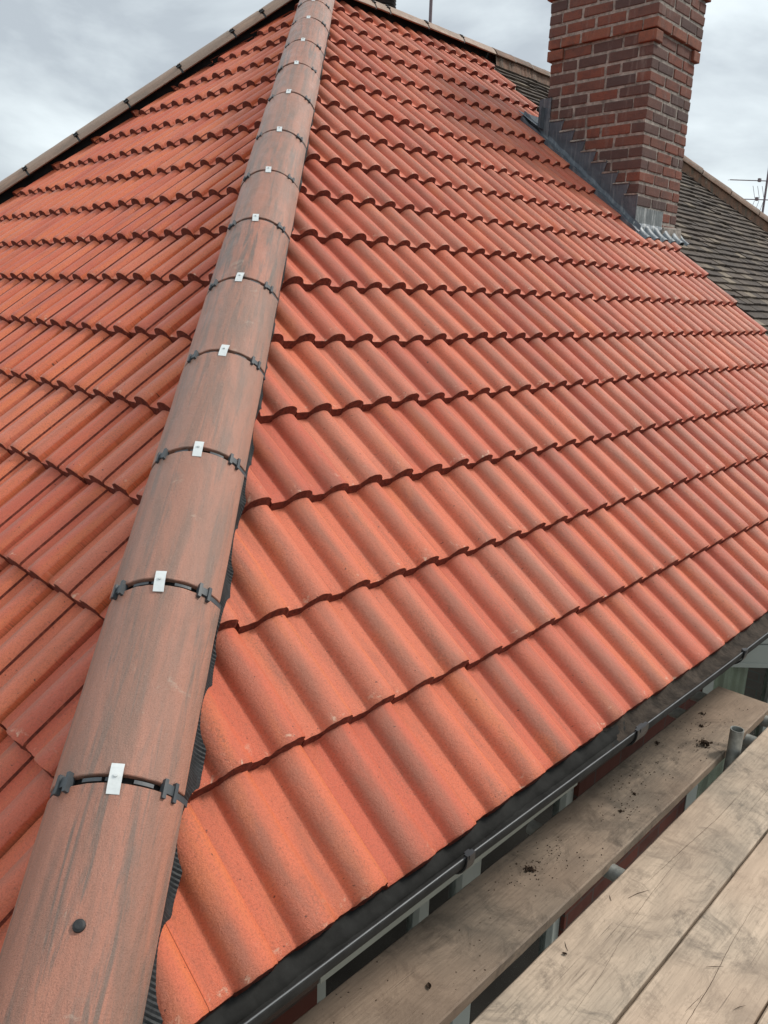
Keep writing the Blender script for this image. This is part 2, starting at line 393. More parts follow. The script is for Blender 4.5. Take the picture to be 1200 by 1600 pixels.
class MB:
    """collects geometry, then becomes one mesh object"""
    def __init__(s): s.v = []; s.f = []; s.mi = []; s.tone = []
    def quad(s, a, b, c, d, mi=0, tone=0.5):
        i = len(s.v); s.v += [a, b, c, d]; s.f.append((i, i + 1, i + 2, i + 3)); s.mi.append(mi); s.tone.append(tone)
    def box(s, lo, hi, M4=None, mi=0, tone=0.5, jit=0.0):
        i = len(s.v)
        for x in (lo[0], hi[0]):
            for y in (lo[1], hi[1]):
                for z in (lo[2], hi[2]):
                    p = Vector((x + random.uniform(-jit, jit), y + random.uniform(-jit, jit), z + random.uniform(-jit, jit)))
                    s.v.append(M4 @ p if M4 else p)
        for q in ((0, 1, 3, 2), (4, 6, 7, 5), (0, 4, 5, 1), (2, 3, 7, 6), (0, 2, 6, 4), (1, 5, 7, 3)):
            s.f.append(tuple(i + k for k in q)); s.mi.append(mi); s.tone.append(tone)
    def tube(s, a, b, r, seg=16, r2=None, caps=True, mi=0, inner=0.0):
        a, b = Vector(a), Vector(b); r2 = r if r2 is None else r2
        d = (b - a).normalized(); u = d.orthogonal().normalized(); w = d.cross(u)
        i = len(s.v)
        rings = [(a, r), (b, r2)]
        if inner: rings += [(b, inner), (b - d * 0.25, inner)]
        for c, rr in rings:
            for k in range(seg):
                t = 2 * math.pi * k / seg
                s.v.append(c + (u * math.cos(t) + w * math.sin(t)) * rr)
        for j in range(len(rings) - 1):
            for k in range(seg):
                k2 = (k + 1) % seg
                s.f.append((i + j * seg + k, i + j * seg + k2, i + (j + 1) * seg + k2, i + (j + 1) * seg + k)); s.mi.append(mi); s.tone.append(0.5)
        if caps:
            s.f.append(tuple(i + k for k in range(seg))[::-1]); s.mi.append(mi); s.tone.append(0.5)
            j = len(rings) - 1
            s.f.append(tuple(i + j * seg + k for k in range(seg))); s.mi.append(mi); s.tone.append(0.5)
    def grid(s, P, mi=0, tone=0.5, close=False):
        i = len(s.v); R, Cn = len(P), len(P[0])
        for row in P: s.v += list(row)
        for r in range(R - 1):
            for c in range(Cn - 1):
                s.f.append((i + r * Cn + c, i + r * Cn + c + 1, i + (r + 1) * Cn + c + 1, i + (r + 1) * Cn + c)); s.mi.append(mi); s.tone.append(tone)
    def prism(s, poly, ext, mi=0):
        """closed polygon of 3D points extruded by vector ext"""
        i = len(s.v); n = len(poly); ext = Vector(ext)
        s.v += [Vector(p) for p in poly] + [Vector(p) + ext for p in poly]
        s.f.append(tuple(range(i, i + n))[::-1]); s.f.append(tuple(range(i + n, i + 2 * n)))
        s.mi += [mi, mi]; s.tone += [.5, .5]
        for k in range(n):
            k2 = (k + 1) % n
            s.f.append((i + k, i + k2, i + n + k2, i + n + k)); s.mi.append(mi); s.tone.append(.5)
    def build(s, name, mats, parent=None, W=None, bevel=0.0, smooth=False, usetone=False, bseg=2, solid=0.0, W_geo_local=False):
        me = bpy.data.meshes.new(name)
        vs = s.v
        if W is not None and not W_geo_local:
            Wi = W.inverted(); vs = [Wi @ Vector(p) for p in vs]
        me.from_pydata([tuple(p) for p in vs], [], s.f)
        if not isinstance(mats, (list, tuple)): mats = [mats]
        for m in mats: me.materials.append(m)
        me.polygons.foreach_set('material_index', s.mi)
        if usetone:
            at = me.attributes.new('tone', 'FLOAT', 'FACE'); at.data.foreach_set('value', s.tone)
        me.update()
        bm = bmesh.new(); bm.from_mesh(me); bmesh.ops.recalc_face_normals(bm, faces=bm.faces); bm.to_mesh(me); bm.free()
        if smooth:
            me.polygons.foreach_set('use_smooth', [True] * len(me.polygons))
        o = bpy.data.objects.new(name, me)
        link(o, parent, W)
        if solid:
            md = o.modifiers.new('solid', 'SOLIDIFY'); md.thickness = solid; md.offset = 0
        if bevel:
            md = o.modifiers.new('bevel', 'BEVEL'); md.width = bevel; md.segments = bseg; md.limit_method = 'ANGLE'; md.angle_limit = rad(40)
        return o

# ------------------------------------------------------------------ roof constants (metres; eaves at z = 0)
P = 0.687
C, S, T = math.cos(P), math.sin(P), math.tan(P)
G = 0.3276
WD = 4.26
H = WD * T
BACK = 7.02                      # rear eaves line
HZR = 0.035
#                     # plan distance eaves to ridge
GROUND = -5.3
VERGE = 6.25
RC0, LC0 = 0.5751 - 0.024, 1.0116 - 0.008     # crest positions of roll 0
PITCH = 0.15
BX1 = 8.03                        # apex of the neighbouring half

RPOS = [0.474, 0.749, 1.237, 1.717, 2.174, 2.632]
# the setting
g = MB(); g.quad(Vector((-900, -900, GROUND)), Vector((900, -900, GROUND)), Vector((900, 900, GROUND)), Vector((-900, 900, GROUND)))
tag(g.build('ground', M['ground']), kind='structure')

house = empty('brick_house', (4.0, 4.1, GROUND),
              'brick house with the new orange-red interlocking tile roof and brown hip tiles', 'house')

# tile cross section: (offset from crest, height); joint side is +
STEP = .033
_left = [(-.066, -.0272), (-.056, -.0278), (-.0510, -.0270), (-.0480, -.0235), (-.0440, -.0175), (-.0370, -.0100), (-.0275, -.0040), (-.0160, -.0005), (-.004, .0014), (.008, .0012), (.0190, -.0012), (.0280, -.0050), (.0350, -.0098)]
SMOOTH = _left + [(.0400, -.0150), (.0435, -.0200), (.0465, -.0240), (.0505, -.0262), (.0600, -.0268), (.072, -.0270)]
JOINT = _left + [(.0385, -.0130), (.0392, -.0150), (.0394, -.0400), (.0446, -.0400), (.0450, -.0262), (.055, -.0268), (.068, -.0270)]

_h = lambda P_: [(a, h * 1.25 + .0012 if h > -.039 else -.046) for a, h in P_]
SMOOTH, JOINT = _h(SMOOTH), _h(JOINT)
def surf(lat, v, c0, sgn):
    """height of the tile surface above the reference plane at lateral lat and slope distance v"""
    k = math.floor((lat - c0) / PITCH + 0.5)
    t = (lat - c0 - k * PITCH) * sgn
    h = -.033
    for (a, ha), (b, hb) in zip(SMOOTH, SMOOTH[1:]):
        if a <= t <= b:
            h = ha + (hb - ha) * (t - a) / (b - a)
    fr = (v / G) % 1.0 if v > 0 else 0
    return h - STEP * fr

def roof_slope(name, O, A, B, N, c0, sgn, lat0, lat1, ncourse, smax, clips, parent, regions=None):
    """rows of double-roll tiles: O origin, A lateral, B up the slope, N normal"""
    bm = bmesh.new()
    uvs = bm.loops.layers.uv.new('slope'); uvt = bm.loops.layers.uv.new('tile'); tn = bm.faces.layers.float.new('tone')
    rows = [(-1, None), (0.0, -.0035), (0.006, -.0006), (0.03, 0.0), (G * .5, 0), (G + 0.03, 0)]
    k0 = math.floor((lat0 - c0) / PITCH) - 1; k1 = math.ceil((lat1 - c0) / PITCH) + 1
    for n in range(ncourse):
        s0 = n * G - (0.025 if n == 0 else 0)
        prof = []          # (lat, h, tile id, local u)
        order = range(k0, k1 + 1) if sgn > 0 else range(k1, k0 - 1, -1)
        tid = 0; jl = None
        tiles = {}
        for k in order:
            pr = JOINT if k % 2 else SMOOTH
            for (a, h) in pr:
                if k % 2 and a > 0.0393 and (jl != k):
                    tid += 1; jl = k
                prof.append((c0 + k * PITCH + a * sgn, h, tid, a))
        for i in range(tid + 1):
            tiles[i] = (random.gauss(0, .0020), random.gauss(0, .0030), min(1, max(0, random.gauss(0.5, 0.33))), random.gauss(0, .0012))
        cols = []
        for (lat, h, ti, loc_) in prof:
            dz, ds, tone, tilt = tiles[ti]
            jag = random.gauss(0, .0006)
            col = []
            for ri, (v, dh) in enumerate(rows):
                if ri == 0:
                    vv, hh = -0.006 + jag * 1.2, h - STEP - .0015 + random.gauss(0, .0008)
                else:
                    vv = v + (jag if v == 0 else 0)
                    hh = h + dh - STEP * max(0, v) / G + dz * (1 - v / G) + tilt * (1 - v / G)
                sdist = s0 + vv + (ds if v < .2 or ri == 0 else 0)
                p = O + A * lat + B * sdist + N * hh
                col.append((bm.verts.new(p), lat, sdist, vv / G))
            cols.append((col, ti, tone, loc_))
        for (ca, ta, oa, la), (cb, tb, ob, lb) in zip(cols, cols[1:]):
            if lb < la: la = lb - .018
            for r in range(len(rows) - 1):
                q = [ca[r], cb[r], cb[r + 1], ca[r + 1]]
                if sgn < 0: q = q[::-1]
                f = bm.faces.new([x[0] for x in q])
                f.smooth = True
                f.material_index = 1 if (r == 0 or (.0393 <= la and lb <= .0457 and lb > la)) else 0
                f[tn] = ob
                for lp, x in zip(f.loops, q):
                    xl = la if x[1] == ca[0][1] else lb
                    lp[uvs].uv = (x[1] + tb * 0.37 + n * 3.1, x[2] + tb * 1.91)
                    lp[uvt].uv = (xl / PITCH + .5, x[3])
    def cut(b, planes):
        for co, no in planes:            # keeps the side the normal points away from
            bmesh.ops.bisect_plane(b, geom=b.verts[:] + b.edges[:] + b.faces[:], dist=1e-5, plane_co=co, plane_no=no, clear_outer=True)
    base = [(O + B * smax, B)] + clips
    if regions:
        me = bpy.data.meshes.new(name)
        cut(bm, base)
        out = bmesh.new()
        tmp = bpy.data.meshes.new('tmp'); bm.to_mesh(tmp)
        for rg in regions:
            b2 = bmesh.new(); b2.from_mesh(tmp); cut(b2, rg)
            t2 = bpy.data.meshes.new('tmp2'); b2.to_mesh(t2); b2.free()
            out.from_mesh(t2); bpy.data.meshes.remove(t2)
        out.to_mesh(me); out.free(); bpy.data.meshes.remove(tmp)
    else:
        cut(bm, base)
        me = bpy.data.meshes.new(name); bm.to_mesh(me)
    bm.free()
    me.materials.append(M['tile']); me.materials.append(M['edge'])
    # crisp front edges
    try:
        me.set_sharp_from_angle(angle=rad(50))
    except Exception:
        pass
    o = bpy.data.objects.new(name, me)
    return link(o, parent)

V = Vector
q2 = 1 / math.sqrt(2)
# front slope (facing the scaffold)
CH = dict(x0=5.74, x1=6.47, y0=2.205, y1=3.10)
front_regions = [
    [(V((0, CH['y0'] - .01, 0)), V((0, 1, 0)))],
    [(V((0, CH['y0'] - .01, 0)), V((0, -1, 0))), (V((0, CH['y1'] + .17, 0)), V((0, 1, 0))), (V((CH['x0'] - .070, 0, 0)), V((1, 0, 0)))],
    [(V((0, CH['y1'] + .17, 0)), V((0, -1, 0)))]]
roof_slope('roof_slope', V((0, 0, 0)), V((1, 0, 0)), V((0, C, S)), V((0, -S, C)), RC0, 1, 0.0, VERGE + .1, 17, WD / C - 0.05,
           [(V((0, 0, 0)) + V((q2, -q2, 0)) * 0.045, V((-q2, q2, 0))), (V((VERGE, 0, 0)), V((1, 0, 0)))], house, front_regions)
# left slope
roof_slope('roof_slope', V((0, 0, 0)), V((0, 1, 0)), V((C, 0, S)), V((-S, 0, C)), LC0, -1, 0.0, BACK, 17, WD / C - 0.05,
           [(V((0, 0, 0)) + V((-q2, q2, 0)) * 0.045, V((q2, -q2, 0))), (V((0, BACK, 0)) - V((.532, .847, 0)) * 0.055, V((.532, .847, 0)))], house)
# rear slope, flat sheet of the same tiles in simple courses
rb = MB()
for n in range(16):
    s0, s1 = n * G, (n + 1) * G + 0.02
    y0, y1 = [BACK - (BACK - WD) * min(1, q_ * C / WD) for q_ in (s0, s1)]
    a0, a1 = s0 * C, min(s1, WD / C) * C
    rb.quad(V((a0, y0, s0 * S)), V((VERGE, y0, s0 * S)), V((VERGE, y1, s1 * S - .03)), V((a1, y1, s1 * S - .03)), 0, random.random())
rb.build('roof_slope', M['red_far'], house)
# dark deck below the tiles
dk = MB()
dz = -.105
ap = V((WD, WD, H + dz)); rg = V((VERGE, WD, H + dz))
dk.quad(V((.03, .03, dz)), V((VERGE, .03, dz)), rg, ap)
dk.v += [V((.03, .03, dz)), ap, V((.03, BACK - .03, dz))]; i0 = len(dk.v) - 3; dk.f.append((i0, i0 + 1, i0 + 2)); dk.mi.append(0); dk.tone.append(.5)
dk.quad(V((.03, BACK - .03, dz)), ap, rg, V((VERGE, BACK - .03, dz)))
dk.build('underlay', M['felt'], house)

# ------------------------------------------------------------------ half-round hip and ridge tiles
HR = 0.139                      # radius of the third-round tiles
HALF = rad(67.0)
def hr_section(r, leg, a0=-1.0, n=26):
    return [(r * math.sin(-HALF + 2 * HALF * k / n), r * math.cos(-HALF + 2 * HALF * k / n)) for k in range(n + 1)]
def hr_tile(name, W, length, mat, parent, taper=0.0):
    """local frame: x sideways, y up, z along the run; hollow half-round with thickness"""
    b = MB(); th = 0.014
    nz = 5
    rings = []
    for j in range(nz + 1):
        z = length * j / nz
        r = HR * (1 - taper * j / nz)
        wob = 0.0008
        o_ = [V((x + random.uniform(-wob, wob), y + random.uniform(-wob, wob), z)) for x, y in hr_section(r, .026)]
        i_ = [V((x, y, z)) for x, y in hr_section(r - th, .026)]
        rings.append((o_, i_))
    b.grid([r[0] for r in rings]); b.grid([r[1] for r in rings][::-1])
    b.grid([rings[0][1], rings[0][0]]); b.grid([rings[-1][0], rings[-1][1]])
    for e in (0, -1):
        b.grid([[r[1][e] for r in rings], [r[0][e] for r in rings]])
    o = b.build(name, mat, parent, W, smooth=True, W_geo_local=True)
    bmm = bmesh.new(); bmm.from_mesh(o.data); bmesh.ops.remove_doubles(bmm, verts=bmm.verts, dist=1e-5)
    bmesh.ops.recalc_face_normals(bmm, faces=bmm.faces); bmm.to_mesh(o.data); bmm.free()
    try: o.data.set_sharp_from_angle(angle=rad(45))
    except Exception: pass
    md = o.modifiers.new('bevel', 'BEVEL'); md.width = 0.0022; md.segments = 2; md.limit_method = 'ANGLE'; md.angle_limit = rad(50)
    return o
def frame(org, axis, up):
    z = V(axis).normalized(); x = V(up).cross(z).normalized(); y = z.cross(x)
    W = Matrix.Identity(4)
    for i in range(3): W[i][0], W[i][1], W[i][2], W[i][3] = x[i], y[i], z[i], org[i]
    return W
def arc_block(b, r0, r1, a0, a1, z0, z1, n=6, mi=0):
    """curved block between radii, angles (from the +x side), z range; local frame"""
    A = [a0 + (a1 - a0) * k / n for k in range(n + 1)]
    o0 = [V((r1 * math.cos(a), r1 * math.sin(a), z0)) for a in A]; o1 = [V((r1 * math.cos(a), r1 * math.sin(a), z1)) for a in A]
    i0 = [V((r0 * math.cos(a), r0 * math.sin(a), z0)) for a in A]; i1 = [V((r0 * math.cos(a), r0 * math.sin(a), z1)) for a in A]
    b.grid([o0, o1], mi); b.grid([i0, i1], mi); b.grid([o0, i0], mi); b.grid([o1, i1], mi)
    b.quad(o0[0], o1[0], i1[0], i0[0], mi); b.quad(o0[-1], o1[-1], i1[-1], i0[-1], mi)
def union_piece(name, W, gap, parent, detail=True):
    """black strip that bridges the gap between two half-round tiles, with its side brackets; z=0 is the gap centre"""
    b = MB()
    arc_block(b, HR - .019, HR - .0145, rad(21), rad(159), -gap / 2 - .02, gap / 2 + .02, 24, 1)
    arc_block(b, HR - .014, HR - .0035, rad(21), rad(39), -gap / 2 + .003, gap / 2 - .002, 5)
    arc_block(b, HR - .014, HR - .0035, rad(141), rad(159), -gap / 2 + .003, gap / 2 - .002, 5)
    if detail:
        for a, w in ((71, 8), (112, 8), (88, 6)):
            arc_block(b, HR - .0145, HR - .005, rad(a - w), rad(a + w), -gap / 2 + .005, gap / 2 - .005, 5)
    for sgn_, a in ((1, 48), (-1, 132)):
        # H-shaped bracket: plate in the gap, two flanges along the tile, hooked feet
        arc_block(b, HR - .014, HR + .005, rad(a - 4), rad(a + 4), -.009, .010, 3)
        for da in (-4.8, 4.8):
            arc_block(b, HR - .006, HR + .009, rad(a + da - 1.5), rad(a + da + 1.5), -.021, .016, 2)
    return b.build(name, [M['charcoal'] if detail else M['black_rough'], M['felt']], parent, W, W_geo_local=True, bevel=0.0012 if detail else 0)
def clip_piece(W, parent, ang, tilt=0.0):
    b = MB()
    R4 = Matrix.Rotation(rad(ang - 90), 4, 'Z')
    w = .0118
    ys = [(-.031, HR + .0022), (-.020, HR + .0045), (0.0, HR + .0062), (.019, HR + .0050), (.027, HR + .0030)]
    rows = [[R4 @ V((x + tilt * z, y, z)) for x in (-w, w)] for z, y in ys]
    low = [[R4 @ V((x + tilt * z, y - .0018, z)) for x in (-w, w)] for z, y in ys]
    b.grid(rows); b.grid(low); b.quad(rows[0][0], rows[0][1], low[0][1], low[0][0]); b.quad(rows[-1][0], rows[-1][1], low[-1][1], low[-1][0])
    for e in (0, 1): b.grid([[r[e] for r in rows], [r[e] for r in low]])
    o = b.build('hip_clip', M['alu'], parent, W, W_geo_local=True)
    s = MB(); s.tube(R4 @ V((0, HR + .005, .003)), R4 @ V((0, HR + .0095, .003)), .0042, 12)
    s.tube(R4 @ V((0, HR + .0095, .003)), R4 @ V((0, HR + .0099, .003)), .0018, 8)
    # joined screw head: kept in the same clip mesh
    me = o.data; bmm = bmesh.new(); bmm.from_mesh(me)
    vs = [bmm.verts.new(p) for p in s.v]
    for f in s.f:
        ff = bmm.faces.new([vs[k] for k in f])
        ff.material_index = 1 if f[0] >= 24 + 0 and False else 0
    bmesh.ops.recalc_face_normals(bmm, faces=bmm.faces); bmm.to_mesh(me); bmm.free()
    return o

# near hip
hd = V((C, C, S)).normalized()
hup = (V((0, 0, 1)) - hd * hd.z).normalized()
HZ = 0.0999
OFF = HZ * hup.z - HR               # centre of the half round above the hip line
ROLLS = [0, -7, -1, -4, -5, -1, -1, 0, 0, 0, 0, 0, 0, 0, 0, 0]
joints = [-0.034, 0.426, 0.888, 1.340, 1.800, 2.247, 2.708, 3.170, 3.643, 4.179, 4.668, 5.123, 5.634, 6.09, 6.50, 6.9]
clip_ang = [90, 82, 90, 84, 81, 90, 90, 89, 90, 91, 90, 90, 90, 90, 90]
GAP = .017
joints = [joints[0]] + [j_ + HZ * hd.z for j_ in joints[1:-1]] + [V((WD, WD, H)).length - .03]
for i in range(len(joints) - 1):
    a = joints[i] + (GAP / 2 if i else 0); b_ = joints[i + 1] - GAP / 2
    lat = random.uniform(-.0025, .0025)
    org = hd * a + hup * (OFF + random.uniform(-.0015, .0015)) + V((q2, -q2, 0)) * lat
    skew = hd + V((q2, -q2, 0)) * random.uniform(-.004, .004)
    W = frame(org, skew, hup)
    ht = hr_tile('hip_tile', W, b_ - a, M['hip'], house)
    Wj = frame(hd * joints[i + 1] + hup * OFF, hd, hup) @ Matrix.Rotation(rad(-ROLLS[i + 1]), 4, 'Z')
    if i < len(joints) - 2:
        union_piece('hip_union', Wj, GAP, ht)
        clip_piece(Wj, ht, 90 + random.uniform(-1.0, 1.0), random.uniform(-.09, .07))
    if i == 0:
        sc = MB(); cp = V((0, 0, 0))
        Wc = W.copy()
        ang = rad(97)
        n_ = V((math.cos(ang), math.sin(ang), 0)); base = n_ * HR + V((0, 0, .262))
        sc.tube(base - n_ * .002, base + n_ * .0045, .0105, 20, .0098)
        sc.tube(base + n_ * .0045, base + n_ * .0068, .0098, 20, .006)
        sc.build('screw_cap', M['black_rough'], ht, Wc, W_geo_local=True, smooth=False)

# pleated black strip that shows along the hip's lower side
def hip_roll(side):
    """side +1: front slope, -1: left slope"""
    b = MB(); step = .0042
    n = int(6.35 / step); rowsP = []
    slat = V((q2, -q2, 0)) * side
    for i in range(n):
        s = -.02 + i * step
        pw = 0.0011 if i % 2 else -0.0011
        wave = .010 * math.sin(s * 13.0) + .006 * math.sin(s * 31 + 1)
        pxy0 = hd * s + slat * .13
        l0, s0_ = (pxy0.x, pxy0.y / C) if side > 0 else (pxy0.y, pxy0.x / C)
        pan = min(1.0, -surf(l0, 1e-9, RC0 if side > 0 else LC0, side) / .033)
        ext = .118 + (.004 + .024 * pan + wave * .35) * max(.2, 1 - s / 3.0)
        row = []
        for k in range(8):
            f = k / 7
            d = .085 + f * (ext - .085)
            pxy = hd * s + slat * d
            if side > 0: latc, sl = pxy.x, pxy.y / C
            else: latc, sl = pxy.y, pxy.x / C
            pn = .5 - .5 * math.cos(2 * math.pi * (latc - (RC0 if side > 0 else LC0)) / PITCH)
            fr = (max(sl, 0) / G) % 1.0
            fr = fr if fr < .85 else .85 * (1 - fr) / .15
            hgt2 = -.030 * pn ** 1.3 - STEP * fr + .003
            drop = hgt2 + .0045 + (0.045 * (1 - f) ** 1.3) + pw
            nrm = V((0, -S, C)) if side > 0 else V((-S, 0, C))
            if side > 0: base = V((latc, sl * C, sl * S))
            else: base = V((sl * C, latc, sl * S))
            row.append(base + nrm * drop)
        rowsP.append(row)
    b.grid(rowsP)
    b.build('dry_hip_roll', M['black_rough'], house)
hip_roll(1); hip_roll(-1)

# rear hip of the left slope
apex = V((WD, WD + .08, H)); rfoot = V((0, BACK, 0))
rhd = (rfoot - apex).normalized()       # runs down from the apex to the rear-left corner
rup = (V((0, 0, 1)) - rhd * rhd.z).normalized()
full = (rfoot - apex).length
pos = RPOS
js = [0.02] + [p_ for p_ in pos]
while js[-1] < full - .5: js.append(js[-1] + .46)
js.append(full + .02)
for a, b_ in zip(js, js[1:]):
    W = frame(apex + rhd * (a + .008) + rup * OFF, rhd, rup)
    ht = hr_tile('hip_tile', W, b_ - a - .016, M['buff_hip'], house)
    if b_ < full:
        union_piece('hip_union', frame(apex + rhd * b_ + rup * OFF, rhd, rup), .02, ht, False)
b = MB()
sl = V((rhd.y, -rhd.x, 0)).normalized(); sl = sl if sl.x < 0 else -sl
for sd_, nn in ((1, V((-S, 0, C))),):
    rowsP = []
    for i in range(200):
        s = full * i / 199
        p0 = apex + rhd * s
        rowsP.append([p0 + rup * .05 + sl * .050, p0 + sl * .056 - V((0, 0, .10))])
    b.grid(rowsP)
b.build('dry_hip_roll', M['felt'], house)  # rear roll drawn as a black sheet that paints the shadow gap

# ridge: new buff tiles then old orange ones over the party wall
rj = [WD + .05, 4.74, 4.91, 5.39, 5.88, 6.37]
RO = H + HZR - HR
for k, (a, b_) in enumerate(zip(rj, rj[1:])):
    W = frame(V((a + .008, WD, RO + 0.004 * k)), V((1, 0, 0)), V((0, 0, 1)))
    rt = hr_tile('ridge_tile', W, b_ - a - .016, M['buff_hip'], house)
    if k < 4: union_piece('ridge_union', frame(V((b_, WD, RO + .004 * k)), V((1, 0, 0)), V((0, 0, 1))), .018, rt, False)
b = MB(); rowsP = []
for i in range(130):
    x = WD + .05 + (6.36 - WD - .05) * i / 129
    rowsP.append([V((x, WD - .045, H + .0)), V((x, WD - .050, H - .14))])
b.grid(rowsP); b.build('dry_ridge_roll', M['felt'], house)  # upright black sheet, stands for the shaded hollow beneath the ridge tiles

# ------------------------------------------------------------------ eaves, gutter, walls
b = MB(); rowsP = []
for i in range(320):
    x = -.02 + i * .02
    w1 = .0025 * math.sin(x * 9) + random.uniform(-.0008, .0008)
    rowsP.append([V((x, .05, -.045 + w1)), V((x, .010, -.062 + w1)), V((x, -.004, -.074 + w1)), V((x, -.020, -.0825 + w1))])
b.grid(rowsP); b.build('eaves_tray', M['gutter_black'], house, smooth=True, solid=.002)

def gutter_run(parent):
    b = MB(); r = .050; x0, x1 = -.12, 12.3
    cy = -.021
    def cz(x): return -.034 - 0.0
    rows = []
    nseg = 90
    for i in range(nseg + 1):
        x = x0 + (x1 - x0) * i / nseg
        yy = cy - .016 * max(0, min(1, (x - .9) / 1.4))
        row = []
        for k in range(17):
            t = math.pi + math.pi * .80 * k / 16
            row.append(V((x, yy + r * math.cos(t), cz(x) + r * math.sin(t))))
        # rolled outer lip first
        lip = [V((x, yy - r - .0005, cz(x) + .0045)), V((x, yy - r + .0022, cz(x) + .0058)), V((x, yy - r + .005, cz(x) + .003))]
        rows.append(lip[::-1] + row)
    b.grid([q_[2:] for q_ in rows]); b.grid([q_[:2] for q_ in rows]); b.grid([q_[1:3] for q_ in rows], 1)
    gobj = b.build('gutter', [M['gutter_black'], M['gutter_lip']], parent, smooth=True, solid=.0028)
    def bracket(name, x, w):
        q = MB(); yy = cy - .016 * max(0, min(1, (x - .9) / 1.4))
        R = r + .006
        a = [V((x, yy + R * math.cos(math.pi + math.pi * k / 14), -.034 + R * math.sin(math.pi + math.pi * k / 14))) for k in range(15)]
        a = [V((x, yy - R, -.022)), V((x, yy - R + .009, -.022))][::-1] + a
        q.grid([[p + V((-w, 0, 0)) for p in a], [p + V((w, 0, 0)) for p in a]])
        q2_ = q
        q2_.box((x - w * .5, yy - R - .002, -.030), (x + w * .5, yy - R + .013, -.0215))
        q2_.box((x - w, .028, -.11), (x + w, .034, -.045))
        return q.build(name, M['black'], gobj, solid=.004)
    for x in (.115, .93, 2.53, 3.33, 4.13, 4.93, 5.73): bracket('gutter_bracket', x, .014)
    bracket('gutter_joint', 1.735, .034)
    # sediment lying in the channel
    mu = MB(); rows = []
    for i in range(400):
        x = 1.35 + i * .018
        yy = cy - .016 * max(0, min(1, (x - .9) / 1.4))
        lvl = max(0.0, min(1.0, (x - 1.35) / 1.2)) * .016 - .007 + .002 * math.sin(x * 7)
        row = []
        for k in range(9):
            f = k / 8 - .5
            ww = .050 * (0.55 + .35 * min(1, max(0, (x - .8) / .8)))
            z = -.034 - math.sqrt(max(0, r * r - (f * 2 * ww) ** 2)) + .0025 + lvl * (1 - abs(f) * 1.2) + random.uniform(0, .004)
            row.append(V((x, yy + f * 2 * ww, z)))
        rows.append(row)
    mu.grid(rows); o = mu.build('gutter_mud', M['mud'], gobj, smooth=True)
    return gobj
gutter_run(house)

WY = .42                                   # outer face of the front wall
b = MB(); b.box((.585, .034, -.215), (1.606, .052, -.045)); b.box((.585, .030, -.190), (1.606, .0339, -.172)); b.build('fascia', M['shaded_upvc'], house, bevel=.0015)
b = MB(); b.box((.053, .036, -.213), (.583, .052, -.045)); b.box((1.608, .036, -.213), (12.25, .052, -.045)); b.build('fascia', M['dark_timber'], house, bevel=.002)
b = MB(); b.box((.034, .054, -.215), (.052, BACK - .03, -.045)); b.build('fascia', M['upvc'], house)
b = MB(); b.box((.053, .053, -.213), (12.2, WY + .3, -.203)); b.build('soffit', M['upvc'], house)
b = MB()
def wall_seg(x0, x1, z0, z1): b.box((x0, WY, z0), (x1, WY + .24, z1))
WA0, WA1, WAZ0, WAZ1 = .92, 2.37, -1.95, -.50
BX, BXE = 3.61, 5.49
wall_seg(.42, WA0, GROUND, -.216); wall_seg(WA0, WA1, GROUND, WAZ0); wall_seg(WA0, WA1, WAZ1, -.216); wall_seg(WA1, BX, GROUND, -.216)
wall_seg(BXE, 6.2, GROUND, -.216); wall_seg(BX, BXE, -2.9, -2.55)
b.box((.42, WY + .24, GROUND), (.66, BACK - .42, -.216)); b.box((.66, BACK - .66, GROUND), (6.2, BACK - .42, -.216))
b.build('wall', M['wall'], house)

def window(P0, P1, z0, z1, mull, parent, head=.13, curtain=None, fr=.055):
    P0, P1 = V(P0), V(P1); L_ = (P1 - P0).length
    x = (P1 - P0).normalized(); y = V((-x.y, x.x, 0))      # y points indoors
    Wm = Matrix.Identity(4)
    for i in range(3): Wm[i][0], Wm[i][1], Wm[i][2], Wm[i][3] = x[i], y[i], (0, 0, 1)[i], P0[i]
    b = MB()
    b.box((0, -.01, z1 - head), (L_, .06, z1), Wm); b.box((-.02, -.05, z0 - .03), (L_ + .02, .06, z0 + fr * .9), Wm)
    b.box((0, -.008, z0 + fr * .9), (fr, .06, z1 - head), Wm); b.box((L_ - fr, -.008, z0 + fr * .9), (L_, .06, z1 - head), Wm)
    for mx_, w in mull: b.box((mx_ - w / 2, -.006, z0 + fr * .9), (mx_ + w / 2, .058, z1 - head), Wm)
    b.box((.0, -.016, z1 - head - .006), (L_, -.010, z1 - head + .02), Wm)
    wo_ = b.build('window', M['upvc'], parent, bevel=.003)
    g = MB(); g.box((fr, .022, z0 + fr), (L_ - fr, .028, z1 - head), Wm); g.build('pane', M['glass'], wo_)
    if curtain:
        cmb_ = MB(); rows = []
        a0, a1 = curtain
        for i in range(int((a1 - a0) / .006)):
            u = a0 + i * .006
            d = .10 + .022 * math.sin(u * 95 + 2 * math.sin(u * 14)) + .006 * math.sin(u * 240)
            rows.append([Wm @ V((u, d, z0 + .02)), Wm @ V((u, d, z1 - head + .01))])
        cmb_.grid(rows); cmb_.build('curtain', M['curtain'], wo_, smooth=True)
    return wo_
window((WA0, WY + .03, 0), (WA1, WY + .03, 0), WAZ0, WAZ1, [(.50, .05), (.76, .11)], house, head=.13)
